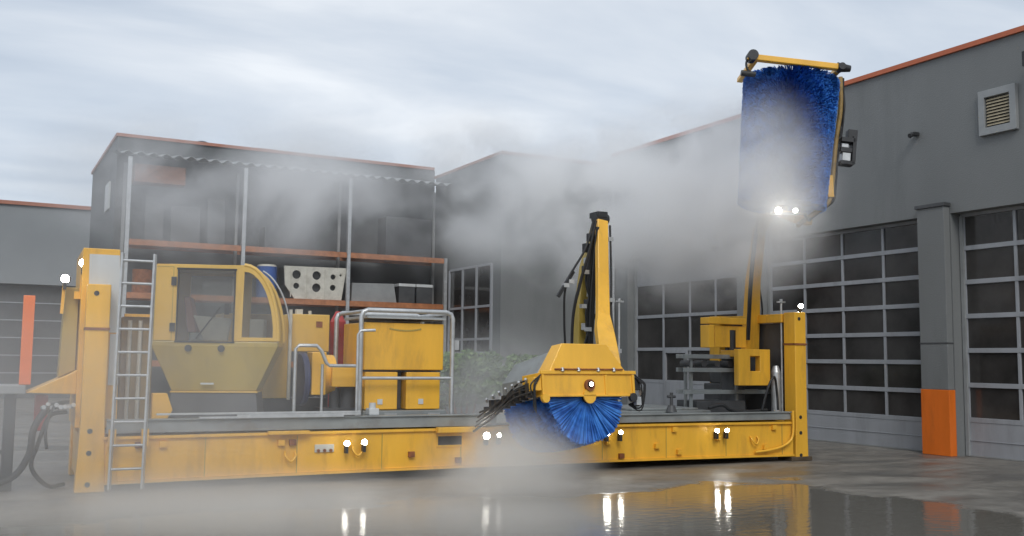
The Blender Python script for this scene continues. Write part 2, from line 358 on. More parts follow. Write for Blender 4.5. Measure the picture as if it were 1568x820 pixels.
t = MB(BT).cyl((7.35, 28.65, 3.455), (7.35, 28.65, 4.36), .29, .29, 20).cyl((7.35, 28.65, 3.75), (7.35, 28.65, 3.79), .305, .305, 20).cyl((7.35, 28.65, 4.05), (7.35, 28.65, 4.09), .305, .305, 20)
bar = thing('plastic_barrel', 'blue plastic barrel on the middle rack shelf left of the cream blocks', 'barrel', BT((7.35, 28.65, 3.455)))
t.build('drum_body', M['blue'], bar); MB(BT).cyl((7.35, 28.65, 4.362), (7.35, 28.65, 4.42), .29, .26, 20).build('lid', M['cream'], bar)
cb_ = thing('perforated_block_stack', 'cream machine housing with round holes on the middle rack shelf', 'housing', BT((8.7, 28.7, 3.455)))
holes = []
def circ(cx, cz, r, n=14): return [(cx + r * math.cos(2 * math.pi * i / n), cz + r * math.sin(2 * math.pi * i / n)) for i in range(n)]
for cx_, cz_, r_ in ((8.15, 4.16, .13), (8.15, 3.83, .09), (8.75, 4.16, .13), (8.75, 3.80, .13), (9.25, 4.14, .08), (9.25, 3.82, .09), (9.48, 4.2, .035)): holes.append(circ(cx_, cz_, r_))
hh = MB(BT).plate([(7.78, 4.40), (9.66, 4.42), (9.52, 3.46), (8.1, 3.46), (7.82, 3.85)], holes, 28.35, 28.42, lambda a, b_, t: (a, t, b_))
hh.build('front_plate', M['cream'], cb_, .006)
MB(BT).loft([[(7.80, y, 4.38), (9.64, y, 4.40), (9.50, y, 3.462), (8.12, y, 3.462), (7.84, y, 3.85)] for y in (28.46, 29.1)]).build('body', M['dark'], cb_)
st_ = MB(BT)
for a in (7.98, 8.46, 9.0): st_.box(a - .012, a + .012, 28.33, 28.348, 3.5, 4.38)
each(st_, 'strap', M['cream'], cb_)
stored('sheet_metal_box', MB(BT).loft([[(9.85, y, 3.456), (11.3, y, 3.456), (11.2, y, 4.03), (9.87, y, 4.0)] for y in (28.4, 29.1)]), M['grey'], 'plain grey box with a sloped end on the middle rack shelf', 'box')
for i, (a, lab) in enumerate(((11.62, 'dark crate with white rim on the rack, next to the sloped grey box'), (12.2, 'right dark crate with white rim, at the right end of the middle rack shelf'))):
    r_ = thing('storage_crate', lab, 'crate', BT((a, 28.6, 3.455)), 'rimmed crates on the rack')
    MB(BT).box(a - .26, a + .26, 28.36, 29.0, 3.456, 3.96).build('crate_body', M['charcoal'], r_, .01); MB(BT).box(a - .275, a + .275, 28.345, 29.02, 3.962, 4.05).build('rim', M['white'], r_, .008)
MBx = MB(BT)
stored('stored_board', MB(BT).box(3.6, 4.95, 28.5, 29.0, 6.5, 7.0), M['rust'], 'red brown stored bundle high under the canopy in the left bay', 'bundle')
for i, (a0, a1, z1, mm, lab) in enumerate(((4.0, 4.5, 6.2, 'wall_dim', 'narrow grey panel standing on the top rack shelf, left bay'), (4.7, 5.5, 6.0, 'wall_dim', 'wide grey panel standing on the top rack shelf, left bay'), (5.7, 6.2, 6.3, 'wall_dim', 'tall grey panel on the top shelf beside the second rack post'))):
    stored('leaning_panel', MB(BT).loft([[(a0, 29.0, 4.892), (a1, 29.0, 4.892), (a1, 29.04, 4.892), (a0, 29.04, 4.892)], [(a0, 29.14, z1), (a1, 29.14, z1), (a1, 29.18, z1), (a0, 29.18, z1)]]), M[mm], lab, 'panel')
stored('timber_crate', MB(BT).box(7.2, 8.6, 28.4, 29.1, 4.892, 5.5), M['charcoal'], 'large dark crate on the top rack shelf, middle bay', 'crate')
stored('stacked_case', MB(BT).box(10.9, 12.4, 28.4, 29.1, 4.892, 6.1), M['charcoal'], 'big dark case on the top rack shelf, right bay', 'case')
stored('metal_drum', MB(BT).cyl((3.95, 28.7, 3.452), (3.95, 28.7, 4.1), .26, .26, 20), M['rust'], 'rust red drum on the middle rack shelf seen through the ladder', 'drum')

# far hall
far = thing('distant_hall', 'low pale grey hall far behind at the left with orange roof line', 'building', BT((-8, 45, 0)))
f_ = MB(BT).box(-40, 9, 44, 60, 4.55, 7.7)
for a0, a1 in ((-40, -22), (-17, -14), (-9, -6), (4.2, 9)): f_.box(a0, a1, 44, 60, 0, 4.55)
f_.box(-22, 9, 48, 60, 0, 4.55)
f_.build('wall', mat('pale_grey_render', (.26, .275, .285), .85, 0, .06, .8), far)
MB(BT).box(-40.05, 9.05, 43.9, 60, 7.702, 7.85).build('roof_edge', M['trim_dim'], far)
for a0, a1 in ((-22, -17), (-14, -9), (-6, -1), (-.6, 4.2)):
    d = MB(BT).box(a0 + .02, a1 - .02, 44.4, 44.45, .02, 4.53).build('roller_door', M['charcoal'], far)
    q = MB(BT)
    for i in range(6): q.box(a0 + .02, a1 - .02, 44.37, 44.398, .7 * i + .3, .7 * i + .34)
    each(q, 'door_rib', M['alu'], d)

# shrubs behind the platform
def leaf_mat(n, a, b_):
    m, N, L, b = newmat(n); g_ = N.new('ShaderNodeNewGeometry'); r = N.new('ShaderNodeValToRGB'); r.color_ramp.elements[0].color = (*a, 1); r.color_ramp.elements[1].color = (*b_, 1)
    L.new(g_.outputs['Random Per Island'], r.inputs[0]); L.new(r.outputs[0], b.inputs['Base Color']); b.inputs['Roughness'].default_value = .55; return m
M['leaf'] = leaf_mat('leaves', (.07, .13, .04), (.22, .32, .11))
def shrub(c, rx, ry, rz, n, label):
    c = Vector(c); o = thing('shrub', label, 'shrub', CT((c.x, c.y, 0)), 'shrubs behind the platform')
    f = MB(); st = MB(); clumps = [(random.gauss(0, .45), random.gauss(0, .45), random.uniform(-.8, .8), random.uniform(.25, .45)) for _ in range(26)]
    for i in range(n):
        k = random.choice(clumps); d = Vector([random.gauss(0, 1) for _ in range(3)]).normalized() * k[3] * random.random() ** .4
        p = c + Vector(((k[0] + d.x) * rx, (k[1] + d.y) * ry, (k[2] + d.z) * rz)); p.z = max(.05, p.z)
        a = Vector([random.gauss(0, 1) for _ in range(3)]).normalized(); b_ = a.orthogonal().normalized(); s = random.uniform(.03, .06)
        f.add([p - a * s * 1.6, p + b_ * s * .6, p + a * s * 1.6, p - b_ * s * .6], [(0, 1, 2, 3)])
    for k in clumps[:9]: st.cyl((c.x + k[0] * .1, c.y, 0.0), (c.x + k[0] * rx, c.y + k[1] * ry, c.z + k[2] * rz * .6), .025, .008, 6)
    f.build('foliage', M['leaf'], o); st.build('stem', M['rust'], o)
shrub((8.0, 6.0, 1.35), .8, .6, .6, 5000, 'leafy green shrub right behind the grey tube frame of the power unit')
shrub((9.1, 6.1, 1.35), .7, .6, .5, 4500, 'rounded green shrub behind the platform, middle of the three')
shrub((10.1, 6.3, 1.2), .6, .5, .45, 3500, 'small green shrub next to the yellow brush hood')

# ---------------------------------------------------------------- platform (flat rack)
pf = thing('flat_rack_platform', 'long yellow flat rack platform with grey deck, end posts and work lamps', 'platform', CT((6.1, 1.2, 0)))
Lg = 12.19
def arch(u): return .095 - .03 * abs(u / Lg * 2 - 1) ** 2 if 0 else .085 + .035 * (1 - (2 * u / Lg - 1) ** 2)
bm_ = MB(); n = 40
for z0f, z1f, y0, y1 in ((lambda u: arch(u), lambda u: arch(u) + .035, -.01, .16), (lambda u: arch(u) + .036, lambda u: .662 + (arch(u) - .085) * .6, .02, .045), (lambda u: .663 + (arch(u) - .085) * .6, lambda u: .70 + (arch(u) - .085) * .6, -.02, .16)):
    rings = []
    for i in range(n + 1):
        u = .30 + (11.86 - .30) * i / n; rings.append([(u, y0, z0f(u)), (u, y1, z0f(u)), (u, y1, z1f(u)), (u, y0, z1f(u))])
    bm_.loft(rings)
bm_.build('side_beam', M['yellow'], pf)
bm_ = MB().box(.30, 11.86, 2.28, 2.44, .1, .70); bm_.build('side_beam', M['yellow'], pf, .01)
cm = MB()
for i in range(20): cm.box(.6 + i * .58, .66 + i * .58, .17, 2.27, .4, .66)
each(cm, 'cross_member', M['yellow'], pf)
dk = MB().box(.34, 11.84, .10, 2.34, .745, .775); dk.build('deck_plate', M['deck'], pf, .006)
sc_ = MB()
for u0, u1 in ((.35, 5.95), (7.75, 11.82)):
    sc_.box(u0, u1, .03, .075, .742, .90 if u0 < 2 else .86); sc_.box(u0, u1, .0, .15, .902 if u0 < 2 else .862, .922 if u0 < 2 else .882)
sc_.build('side_channel', M['deck'], pf, .004)
st_ = MB()
for u0, u1, z in ((.95, 3.75, .985), (1.5, 3.5, .93), (2.0, 3.75, .955)): st_.beam((u0, -.02, z), (u1, -.02, z), .03, .028)
each(st_, 'slide_rail', M['steel'], pf, .003)
# end posts
def post(u0, u1, top, tap):
    p = MB()
    p.loft([[(u0, 0, .0), (u1, 0, .0), (u1, .32, .0), (u0, .32, .0)], [(u0 + tap, 0, .9), (u1 - tap, 0, .9), (u1 - tap, .30, .9), (u0 + tap, .30, .9)], [(u0 + tap, 0, top), (u1 - tap, 0, top - .0), (u1 - tap, .3, top), (u0 + tap, .3, top)]])
    o = p.build('end_post', M['yellow'], pf, .012)
    MB().box(u0 + tap - .006, u1 - tap + .006, -.014, .31, 2.08, 2.115).build('seam', M['rust'], o)
    c = MB()
    for z in (.10, .50, .78, top - .12): c.cyl(((u0 + u1) / 2 - .03, -.006, z), ((u0 + u1) / 2 - .03, -.001, z), .033, n=16)
    each(c, 'bolt_hole', M['dark'], o)
    return o
post(.0, .36, 2.68, .035)
post(11.90, 12.20, 2.68, .02)
g_ = MB().loft([[(.361, .005, .09), (.52, .005, .09), (.40, .005, .70), (.361, .005, .70)], [(.361, .06, .09), (.52, .06, .09), (.40, .06, .70), (.361, .06, .70)]]); g_.build('gusset', M['yellow'], pf, .006)
for u0, u1 in ((.02, .34), (11.86, 12.17)):
    MB().box(u0, u1, 2.12, 2.44, .0, 2.68).build('end_post', M['yellow'], pf, .012)
    each(MB().box(u0 + .03, u1 - .03, .33, 2.11, 2.5, 2.66).box(u0 + .03, u1 - .03, .33, 2.11, .1, .7), 'cross_bar', M['yellow'], pf, .01)
MB().box(12.0, 12.04, .33, 2.11, .78, 2.49).build('end_wall', M['charcoal'], pf)
MB().box(11.78, 12.26, -.03, .35, -.0, .075).build('corner_foot', mat('worn_steel', (.10, .075, .05), .6, .3, .3, 8), pf, .01)
# tall cabinet at the left end
cab_ = MB()
cab_.loft([[(-.02, .33, .80), (.50, .33, .80), (.50, 2.08, .80), (-.02, 2.08, .80)], [(-.02, .33, 3.18), (.44, .33, 3.18), (.44, 2.08, 3.18), (-.02, 2.08, 3.18)]])
ec = thing('equipment_cabinet', 'tall pale grey cabinet with yellow edge frame at the left end of the platform', 'cabinet', CT((.24, 1.2, .78)))
cab_.build('cabinet_body', M['yellow'], ec, .01)
MB().loft([[(.08, .318, 2.06), (.485, .318, 2.06), (.485, .328, 2.06), (.08, .328, 2.06)], [(.06, .318, 3.10), (.435, .318, 3.10), (.435, .328, 3.10), (.06, .328, 3.10)]]).build('upper_panel', M['white'], ec)
MB().box(.36, .485, .318, .328, 1.36, 2.04).build('lower_panel', M['white'], ec)
# coupling on the outer left end
cp = MB().loft([[(-.62, y, 1.26), (-.02, y, 1.24), (-.02, y, 1.56), (-.12, y, 1.50)] for y in (.35, 1.3)])
cpo = thing('end_coupling', 'yellow wedge shaped coupling with upright bracket outside the left end post', 'coupling', CT((-.3, .8, 1.2)))
cp.build('wedge', M['yellow'], cpo, .01)
MB().loft([[(-.24, y, 1.45), (-.035, y, 1.555), (-.035, y, 2.66), (-.20, y, 2.66)] for y in (.6, 1.2)]).build('upright', M['olive'], cpo, .01)
MB().beam((-.24, .5, 2.3), (-.22, .5, 2.8), .04, .04).beam((-.02, .5, 2.5), (-.0, .5, 2.98), .04, .04).box(-.1, 0.02, .45, .55, 2.5, 2.6).build('bracket', M['yellow'], cpo)
MB().box(-.5, -.34, .7, 1.1, .75, 1.22).build('drop_plate', M['red'], cpo, .01)
# lamps
def work_lamp(u, v, z, r, parent, aim=(-.5, -1, -.05), m='lamp', bracket=True):
    d = Vector(aim).normalized(); c = Vector((u, v, z))
    b = MB().cyl(c + d * -.09, c + d * -.03, r * .5, r * 1.15, 16).cyl(c + d * -.03, c + d * .0, r * 1.15, r * 1.15, 16)
    if bracket: b.box(u - .02, u + .02, v - .01, v + .08, z - .14, z - .02)
    o = b.build('work_lamp', M['dark'], parent)
    MB().cyl(c + d * .001, c + d * .012, r, r * .85, 16).build('lens', M[m], o)
    return o
for u, z, r in ((3.53, .545, .05), (3.79, .555, .05), (5.72, .60, .065), (5.93, .605, .04), (7.86, .60, .065), (8.12, .60, .042), (10.06, .585, .045), (10.27, .585, .045)):
    work_lamp(u, -.12, z, r * .8, pf)
work_lamp(12.16, .1, 2.80, .045, pf)
work_lamp(-.01, .4, 2.98, .055, cpo); work_lamp(-.22, .4, 2.76, .055, cpo)
# fittings on the beam
ft = MB().box(2.42, 3.0, -.10, -.022, .685, .735); ft.build('step_lip', M['yellow'], pf, .008)
ft = MB().box(4.92, 5.55, -.14, -.022, .66, .74); ft.build('step_lip', M['yellow'], pf, .008)
MB().box(4.98, 5.36, .008, .0195, .47, .60).build('fork_pocket', M['dark'], pf)
MB().box(4.95, 5.39, .003, .0195, .44, .468).box(4.95, 5.39, .003, .0195, .602, .625).build('pocket_frame', M['yellow'], pf)
sg = MB().box(3.10, 3.38, .002, .018, .42, .53).build('valve_plate', M['cream'], pf, .004)
q = MB()
for i in range(3): q.cyl((3.15 + i * .09, -.02, .445), (3.15 + i * .09, .001, .445), .022)
each(q, 'valve_knob', M['rust'], sg)
for u, z, k in ((2.75, .38, 0), (4.55, .36, 1), (7.2, .40, 0), (8.9, .36, 1), (9.35, .25, 1), (10.95, .40, 0), (2.62, .58, 1), (2.78, .58, 1), (9.25, .63, 1), (3.72, .43, 0), (7.95, .45, 1), (10.16, .47, 1), (11.4, .62, 1), (.75, .60, 1), (1.05, .60, 1), (5.3, .25, 1), (8.2, .22, 1), (11.2, .28, 1)):
    l = MB()
    if k: l.box(u - .045, u + .045, -.035, .019, z - .05, z + .03).cyl((u, -.04, z - .02), (u, -.034, z - .02), .022)
    else:
        l.tube(smooth_pts([(u - .07, .01, z + .06), (u - .07, -.045, z), (u, -.06, z - .07), (u + .07, -.045, z), (u + .07, .01, z + .06)], 4), .015)
    l.build('lashing_lug', M['rust'] if (k and random.random() < .25) else M['yellow'], pf)
MB().tube(smooth_pts([(10.95, -.03, .19), (11.2, -.045, .21), (11.5, -.05, .26), (11.72, -.05, .36), (11.80, -.05, .52), (11.80, -.05, .9)], 6), .022).build('cable', M['yellow'], pf)
# weld ribs on the web
rb = MB()
for i in range(9): u = 1.6 + i * 1.25; rb.box(u - .006, u + .006, .014, .0195, .13, .66)
each(rb, 'web_seam', M['olive'], pf)
# handrails
for pts in ([(2.87, .35, .78), (2.87, .35, 1.88), (2.92, .35, 1.93), (3.18, .35, 1.93), (3.25, .35, 1.86), (3.33, .35, 1.68), (3.38, .35, 1.64), (3.78, .35, 1.64)],
            [(3.30, .45, .78), (3.30, .45, 1.66)],
            [(3.74, .15, .78), (3.74, .15, 2.1), (3.78, .15, 2.16), (4.0, .15, 2.17)]):
    MB().tube(pts, .022 if len(pts) < 8 else .026, 10).build('handrail', M['steel'], pf)

# ---------------------------------------------------------------- ladder
ld = thing('access_ladder', 'aluminium ladder hooked on the left end of the yellow beam', 'ladder', CT((.63, -.1, .04)))
def lx(z): return -.16 + .06 * (z / 3.1)
for du in (0, .40):
    MB().beam((.40 + du, -.16, .04), (.44 + du, -.10, 3.10), .03, .055).build('stile', M['steel'], ld, .004)
for i in range(10):
    z = .30 + i * .30; MB().cyl((.405 + z * .013, lx(z), z), (.80 + z * .013, lx(z), z), .017).build('rung', M['steel'], ld)
for du in (0, .40): MB().box(.41 + du - .04, .41 + du + .05, -.12, -.03, .58, .80).build('hook_plate', M['yellow'], ld)

# ---------------------------------------------------------------- operator cab, slewed a little towards the camera
CA = R(-17)
def cabtf(p):   # s forward, w to the far side, z
    u = .93 + p[0] * math.cos(CA) - p[1] * math.sin(CA); v = .75 + p[0] * math.sin(CA) + p[1] * math.cos(CA)
    return CT((u, v, p[2]))
oc = thing('operator_cab', 'yellow operator cab with tinted door window and curved front glass', 'cab', cabtf((.85, .6, .78)))
arc = [(1.23 + .50 * math.sin(t), 1.98 + 1.08 * math.cos(t)) for t in [R(90) * i / 10 for i in range(11)]]
prof = [(0, 1.97), (0, 3.04)] + arc
hole1 = [(.33, 1.97), (1.11, 1.97), (1.11, 2.98), (.33, 2.98)]
arc2 = [(1.23 + .43 * math.sin(t), 2.02 + .95 * math.cos(t)) for t in [R(90) * i / 10 for i in range(11)]]
hole2 = [(1.22, 2.02)] + arc2[:-1] + [(1.655, 2.02)]
hole2 = [(1.225, 2.03), (1.235, 2.965)] + arc2[1:-1] + [(1.655, 2.03)]
CW = 1.15
for w0, w1 in ((0, .04), (CW - .04, CW)):
    MB(cabtf).plate(prof, [hole1, hole2], w0, w1, lambda a, b_, t: (a, t, b_)).build('side_frame', M['yellow2'], oc, .008)
MB(cabtf).box(0, .03, .041, CW - .041, 1.97, 3.03).build('rear_panel', M['yellow2'], oc)
MB(cabtf).box(.031, 1.24, .041, CW - .041, 3.02, 3.055).build('roof', M['yellow2'], oc)
lo = MB(cabtf)
def rg_(s0, s1, w0, w1, z): return [(s0, w0, z), (s1, w0, z), (s1, w1, z), (s0, w1, z)]
lo.loft([rg_(.28, 1.44, .12, CW - .12, 1.27), rg_(0, 1.73, 0, CW, 1.90), rg_(0, 1.73, 0, CW, 1.967)])
lo.build('lower_shell', M['olive'], oc, .012)
MB(cabtf).box(.26, 1.46, .1, CW - .1, 1.245, 1.268).build('skirt', M['yellow2'], oc)
for hs in (hole1, hole2):
    MB(cabtf).plate(hs, [], .015, .022, lambda a, b_, t: (a, t, b_)).build('side_window', M['cabglass'], oc)
    MB(cabtf).plate(hs, [], CW - .022, CW - .015, lambda a, b_, t: (a, t, b_)).build('side_window', M['cabglass'], oc)
fg = MB(cabtf); ar = arc
fg.add([(p[0] - .012, w_, p[1] - .012) for p in ar for w_ in (.05, CW - .05)], [(2 * i, 2 * i + 2, 2 * i + 3, 2 * i + 1) for i in range(len(ar) - 1)], True)
fg.build('windscreen', M['cabglass'], oc)
for w_ in (.0, CW):
    MB(cabtf).tube([(p[0], w_ + (.02 if w_ == 0 else -.02), p[1]) for p in arc], .03, 8).build('curved_tube', M['yellow2'], oc)
MB(cabtf).tube([(1.23 + .60 * math.sin(R(a)), CW + .05, 2.0 + 1.12 * math.cos(R(a))) for a in range(15, 85, 6)], .014, 6).build('grab_rail', M['steel'], oc)
dg = MB(cabtf)
for pts in ([(.33, 1.97), (.33, 2.98)], [(1.11, 1.97), (1.11, 2.98)]): dg.beam((pts[0][0], -.004, 1.97), (pts[1][0], -.004, 2.98), .02, .025)
dg.beam((.31, -.004, 2.99), (1.13, -.004, 2.99), .02, .025).beam((.31, -.004, 1.96), (1.13, -.004, 1.96), .02, .025)
dg.build('window_seal', M['rubber'], oc)
kn = MB(cabtf)
for s_ in (.5, .95): kn.cyl((s_, -.03, 1.87), (s_, .0, 1.87), .045, .05)
each(kn, 'marker_knob', M['dark'], oc)
MB(cabtf).box(.98, 1.04, -.03, -.0, 2.35, 2.5).build('door_handle', M['dark'], oc)
each(MB(cabtf).box(.24, .31, -.025, -.001, 2.75, 2.87).box(.24, .31, -.025, -.001, 2.1, 2.22), 'hinge', M['dark'], oc)
MB(cabtf).beam((.60, -.02, 2.0), (.92, -.02, 2.45), .015, .02).build('wiper', M['rubber'], oc)
MB(cabtf).box(.1, .9, .5, .9, 3.056, 3.10).build('roof_hatch', M['olive'], oc, .01)
MB(cabtf).plate([(.02, 1.97), (.27, 1.97), (.27, 3.02), (.02, 3.02)], [[(.03, 1.98), (.26, 1.98), (.26, 3.01), (.03, 3.01)]], -.004, -.0005, lambda a, b_, t: (a, t, b_)).build('body_seam', M['olive'], oc)
MB(cabtf).box(.68, .86, .045, .058, 1.36, 1.385).build('sticker', M['white'], oc)
seat = MB(cabtf).box(.45, .95, .35, .80, 1.97, 2.1).build('seat', M['deck'], oc, .03)
MB(cabtf).loft([[(.42, .35, 2.1), (.55, .35, 2.1), (.55, .80, 2.1), (.42, .80, 2.1)], [(.34, .40, 2.62), (.44, .40, 2.62), (.44, .75, 2.62), (.34, .75, 2.62)]]).build('seat_back', mat('faded_red_fabric', (.35, .14, .11), .8), seat, .02)
MB(cabtf).loft([[(.68, .2, 1.98), (1.0, .2, 1.98), (1.0, .3, 1.98), (.68, .3, 1.98)], [(.52, .2, 2.34), (1.05, .2, 2.30), (1.05, .3, 2.30), (.52, .3, 2.34)]]).build('console', M['cream'], oc, .01)
MB(cabtf).box(1.3, 1.5, .3, .8, 1.97, 2.3).build('control_box', M['cream'], oc, .01)
pd = MB(cabtf); pd.loft([rg_(.20, 1.50, .05, CW - .05, .78), rg_(.28, 1.44, .12, CW - .12, 1.243)]); pd.build('pedestal', M['charcoal'], oc, .01)
q = MB(cabtf)
for s_, w_ in ((.55, .2), (.95, .24), (1.25, .12)): q.box(s_, s_ + w_, .03, .055, .86, .89)
each(q, 'pedestal_bolt', M['steel'], oc)
wd = MB().loft([[(.93, y, .80), (1.08, y, .80), (1.2, y, 1.02), (1.12, y, 1.25), (.93, y, 1.25)] for y in (.32, .5)])
tag(wd.build('wedge_chock', M['yellow'], None, .01), 'small yellow angled block between ladder and cab pedestal', 'chock')
# hydraulic columns seen through the ladder
hc = thing('valve_cabinet', 'brownish yellow upright cabinet with two pale pipes behind the ladder', 'cabinet', CT((.72, 1.1, .78)))
MB().box(.56, .98, 1.0, 1.5, .777, 2.3).build('cabinet_body', mat('worn_ochre', (.30, .19, .06), .6, 0, .25, 6, .2, 30), hc, .01)
for u in (.66, .80): MB().cyl((u, .96, .79), (u, .96, 2.25), .03).build('pipe', M['cream'], hc)
MB().box(.58, .95, .9, .99, 2.3, 2.34).build('shelf_plate', M['yellow'], hc)

# ---------------------------------------------------------------- rear housing, reel, red cylinder
rh = thing('rear_housing', 'large yellow sheet metal housing on the deck right behind the cab', 'housing', CT((2.9, 1.8, .78)))
MB().box(2.05, 3.05, 1.55, 2.3, 1.12, 2.42).build('left_panel', M['yellow2'], rh, .012)
MB().box(3.07, 3.72, 1.62, 2.3, 1.85, 2.44).build('right_panel', M['yellow2'], rh, .012)
MB().box(2.05, 3.7, 1.6, 2.3, .78, 1.118).build('base_frame', M['charcoal'], rh)
MB().cyl((3.06, 1.50, 1.1), (3.06, 1.50, 2.5), .028).build('corner_tube', M['cream'], rh)
MB().box(3.5, 3.6, 1.605, 1.619, 2.24, 2.33).build('latch', M['rust'], rh)
each(MB().box(3.2, 3.3, 1.7, 1.8, 2.442, 2.52).box(3.4, 3.44, 1.7, 1.75, 2.442, 2.5), 'roof_fitting', M['cream'], rh)
tag(MB().cyl((3.98, 2.05, .78), (3.98, 2.05, 2.35), .13, .13, 18).cyl((3.98, 2.05, 2.35), (3.98, 2.05, 2.52), .13, .04, 18).build('gas_cylinder', M['red'], None), 'upright red cylinder between the yellow housing and the power unit', 'cylinder')
rl = thing('hose_reel', 'dark blue rimmed hose reel driven by a yellow motor casing', 'hose reel', CT((3.5, 1.0, .78)))
MB().cyl((3.13, 1.0, 1.43), (3.17, 1.0, 1.43), .40, .40, 32).cyl((3.09, 1.0, 1.43), (3.13, 1.0, 1.43), .38, .40, 32).build('reel_flange', M['navy'], rl)
MB().cyl((3.171, 1.0, 1.43), (3.32, 1.0, 1.43), .27, .27, 24).build('hose_winding', M['rubber'], rl)
MB().cyl((3.33, 1.0, 1.50), (3.60, 1.0, 1.50), .30, .30, 24).build('drum_cover', M['yellow'], rl, .01)
MB().box(3.20, 3.42, .66, .98, 1.2, 1.84).build('motor_casing', M['yellow'], rl, .015)
MB().box(3.50, 4.02, .62, 1.05, 1.32, 1.62).build('gear_casing', M['yellow'], rl, .015)
MB().cyl((3.82, .9, 1.0), (3.82, .9, 1.31), .13, .13, 18).cyl((3.62, .9, .9), (3.62, .9, 1.3), .08, .08, 14).box(3.4, 4.0, .75, 1.2, .78, 1.0).build('pump', M['charcoal'], rl)
tag(MB().box(3.93, 4.08, .12, .3, .925, 1.02).cyl((4.0, .2, 1.02), (4.0, .2, 1.1), .05).build('connector_box', M['white'], None, .008), 'small pale connector box at the foot of the power unit frame', 'box')

# ---------------------------------------------------------------- power unit in its tube frame
pu = thing('power_unit', 'yellow power unit of one wide and two narrow boxes in a grey tube frame', 'power unit', CT((4.6, .9, .78)))
MB().box(3.95, 5.24, .50, 1.6, 1.58, 2.30).build('upper_box', M['yellow'], pu, .015)
MB().box(3.98, 4.50, .52, 1.6, .98, 1.55).build('lower_box', M['yellow'], pu, .015)
MB().box(4.64, 5.20, .52, 1.6, .98, 1.55).build('lower_box', M['yellow'], pu, .015)
MB().box(4.52, 4.62, .7, 1.5, .98, 1.57).box(3.96, 5.22, .56, 1.55, 1.556, 1.576).build('inner_frame', M['charcoal'], pu)
MB().box(3.92, 5.26, .40, 1.65, .80, .97).build('base_frame', M['deck'], pu, .008)
q = MB(); q.box(4.25, 4.45, .38, .399, .86, .93); q.box(4.95, 5.15, .38, .399, .86, .93); each(q, 'base_bracket', M['steel'], pu)
for y in (.36, 1.68):
    MB().tube([(3.85, y, .78), (3.85, y, 2.38), (3.88, y, 2.45), (3.95, y, 2.48), (5.22, y, 2.48), (5.30, y, 2.45), (5.33, y, 2.38), (5.33, y, .78)], .036, 10).build('tube_hoop', M['steel'], pu)
fr = MB().cyl((3.85, .36, 1.46), (5.33, .36, 1.46), .025)
for u in (3.9, 5.28): fr.cyl((u, .36, 2.46), (u, 1.68, 2.46), .028)
fr.build('cross_tube', M['steel'], pu)
MB().box(3.96, 5.24, .42, 1.62, 2.36, 2.40).build('top_sheet', M['white'], pu, .004)
s2 = MB()
for u in (4.22, 4.88): s2.box(u - .04, u + .04, .510, .518, 1.06, 1.14)
each(s2, 'label_sticker', M['white'], pu)
lg = MB(); rg2 = []
for i in range(53):
    t = (i - 26) / 26; u = 4.60 + t * .26; z = 2.215 - .03 * (1 - t * t); h = .014 if (i % 4) else .004; rg2.append([(u, .492, z - h), (u, .499, z - h), (u, .499, z + h), (u, .492, z + h)])
lg.loft(rg2).build('worn_lettering', M['olive'], pu)
MB().box(5.36, 5.46, .40, .5, 1.9, 2.05).build('junction_box', M['steel'], pu)

# ---------------------------------------------------------------- brushes
def bristles(tf, r0, r1, length, n, lobes=0, wid=.02, taper=0, up=None):
    f = MB(tf)
    for i in range(n):
        a = random.uniform(0, 2 * math.pi); y = random.uniform(0, length); rr = r1 * (1 - .035 * random.random()) * (1 - taper * y / length)
        if up is not None and math.sin(a) > -.05: rr = min(rr, up)
        if lobes: rr *= .93 + .07 * abs(math.sin(a * lobes / 2 + y * 3))
        a2 = a + random.gauss(0, .05); y2 = min(length, max(0, y + random.gauss(0, .03)))
        dx, dz = math.cos(a), math.sin(a); ex, ez = math.cos(a2), math.sin(a2); s = wid * random.uniform(.5, 1.3)
        if random.random() < .5: o1 = (-dz * s * .4, 0, dx * s * .4); o2 = (-ez * s, 0, ex * s)
        else: o1 = (0, s * .4, 0); o2 = (0, s, 0)
        p = (dx * r0, y, dz * r0); q = (ex * rr, y2, ez * rr)
        f.add([(p[0] - o1[0], p[1] - o1[1], p[2] - o1[2]), (p[0] + o1[0], p[1] + o1[1], p[2] + o1[2]), (q[0] + o2[0], q[1] + o2[1], q[2] + o2[2]), (q[0] - o2[0], q[1] - o2[1], q[2] - o2[2])], [(0, 1, 2, 3)])
    return f
# centre washer: boom on the deck, hood and brush reach over the front edge
cw = thing('washing_boom', 'yellow folded washing boom with hooded blue brush reaching over the beam', 'washing boom', CT((8.3, 1.2, .78)))
TL = R(-7)
def bt1(p):
    y = p[1] * math.cos(TL) - p[2] * math.sin(TL); z = p[1] * math.sin(TL) + p[2] * math.cos(TL)
    return CT((6.66 + p[0] * .91 - .06 * p[1], -1.55 + y, 1.25 + z))
MB(bt1).box(-.82, .83, -.02, .02, -.0, .34).box(-.82, -.78, .021, .55, .0, .34).box(.79, .83, .021, .55, .0, .34).build('hood_box', M['yellow'], cw, .008)
hd = MB(bt1).loft([[(-.70, -.015, .342), (.72, -.015, .342), (.72, .32, .342), (-.70, .32, .342)], [(-.42, .03, .76), (.41, .03, .76), (.41, .30, .76), (-.42, .30, .76)]]); hd.build('hood_top', M['yellow'], cw, .012)
MB(bt1).loft([[(-.74, .33, .0), (.74, .33, .0), (.74, .33, .3), (.42, .33, .68), (-.42, .33, .68), (-.74, .33, .3)], [(-.70, 1.36, -.05), (.70, 1.36, -.05), (.70, 1.36, .3), (.45, 1.36, .60), (-.45, 1.36, .60), (-.70, 1.36, .3)]]).build('rear_cover', M['deck'], cw, .01)
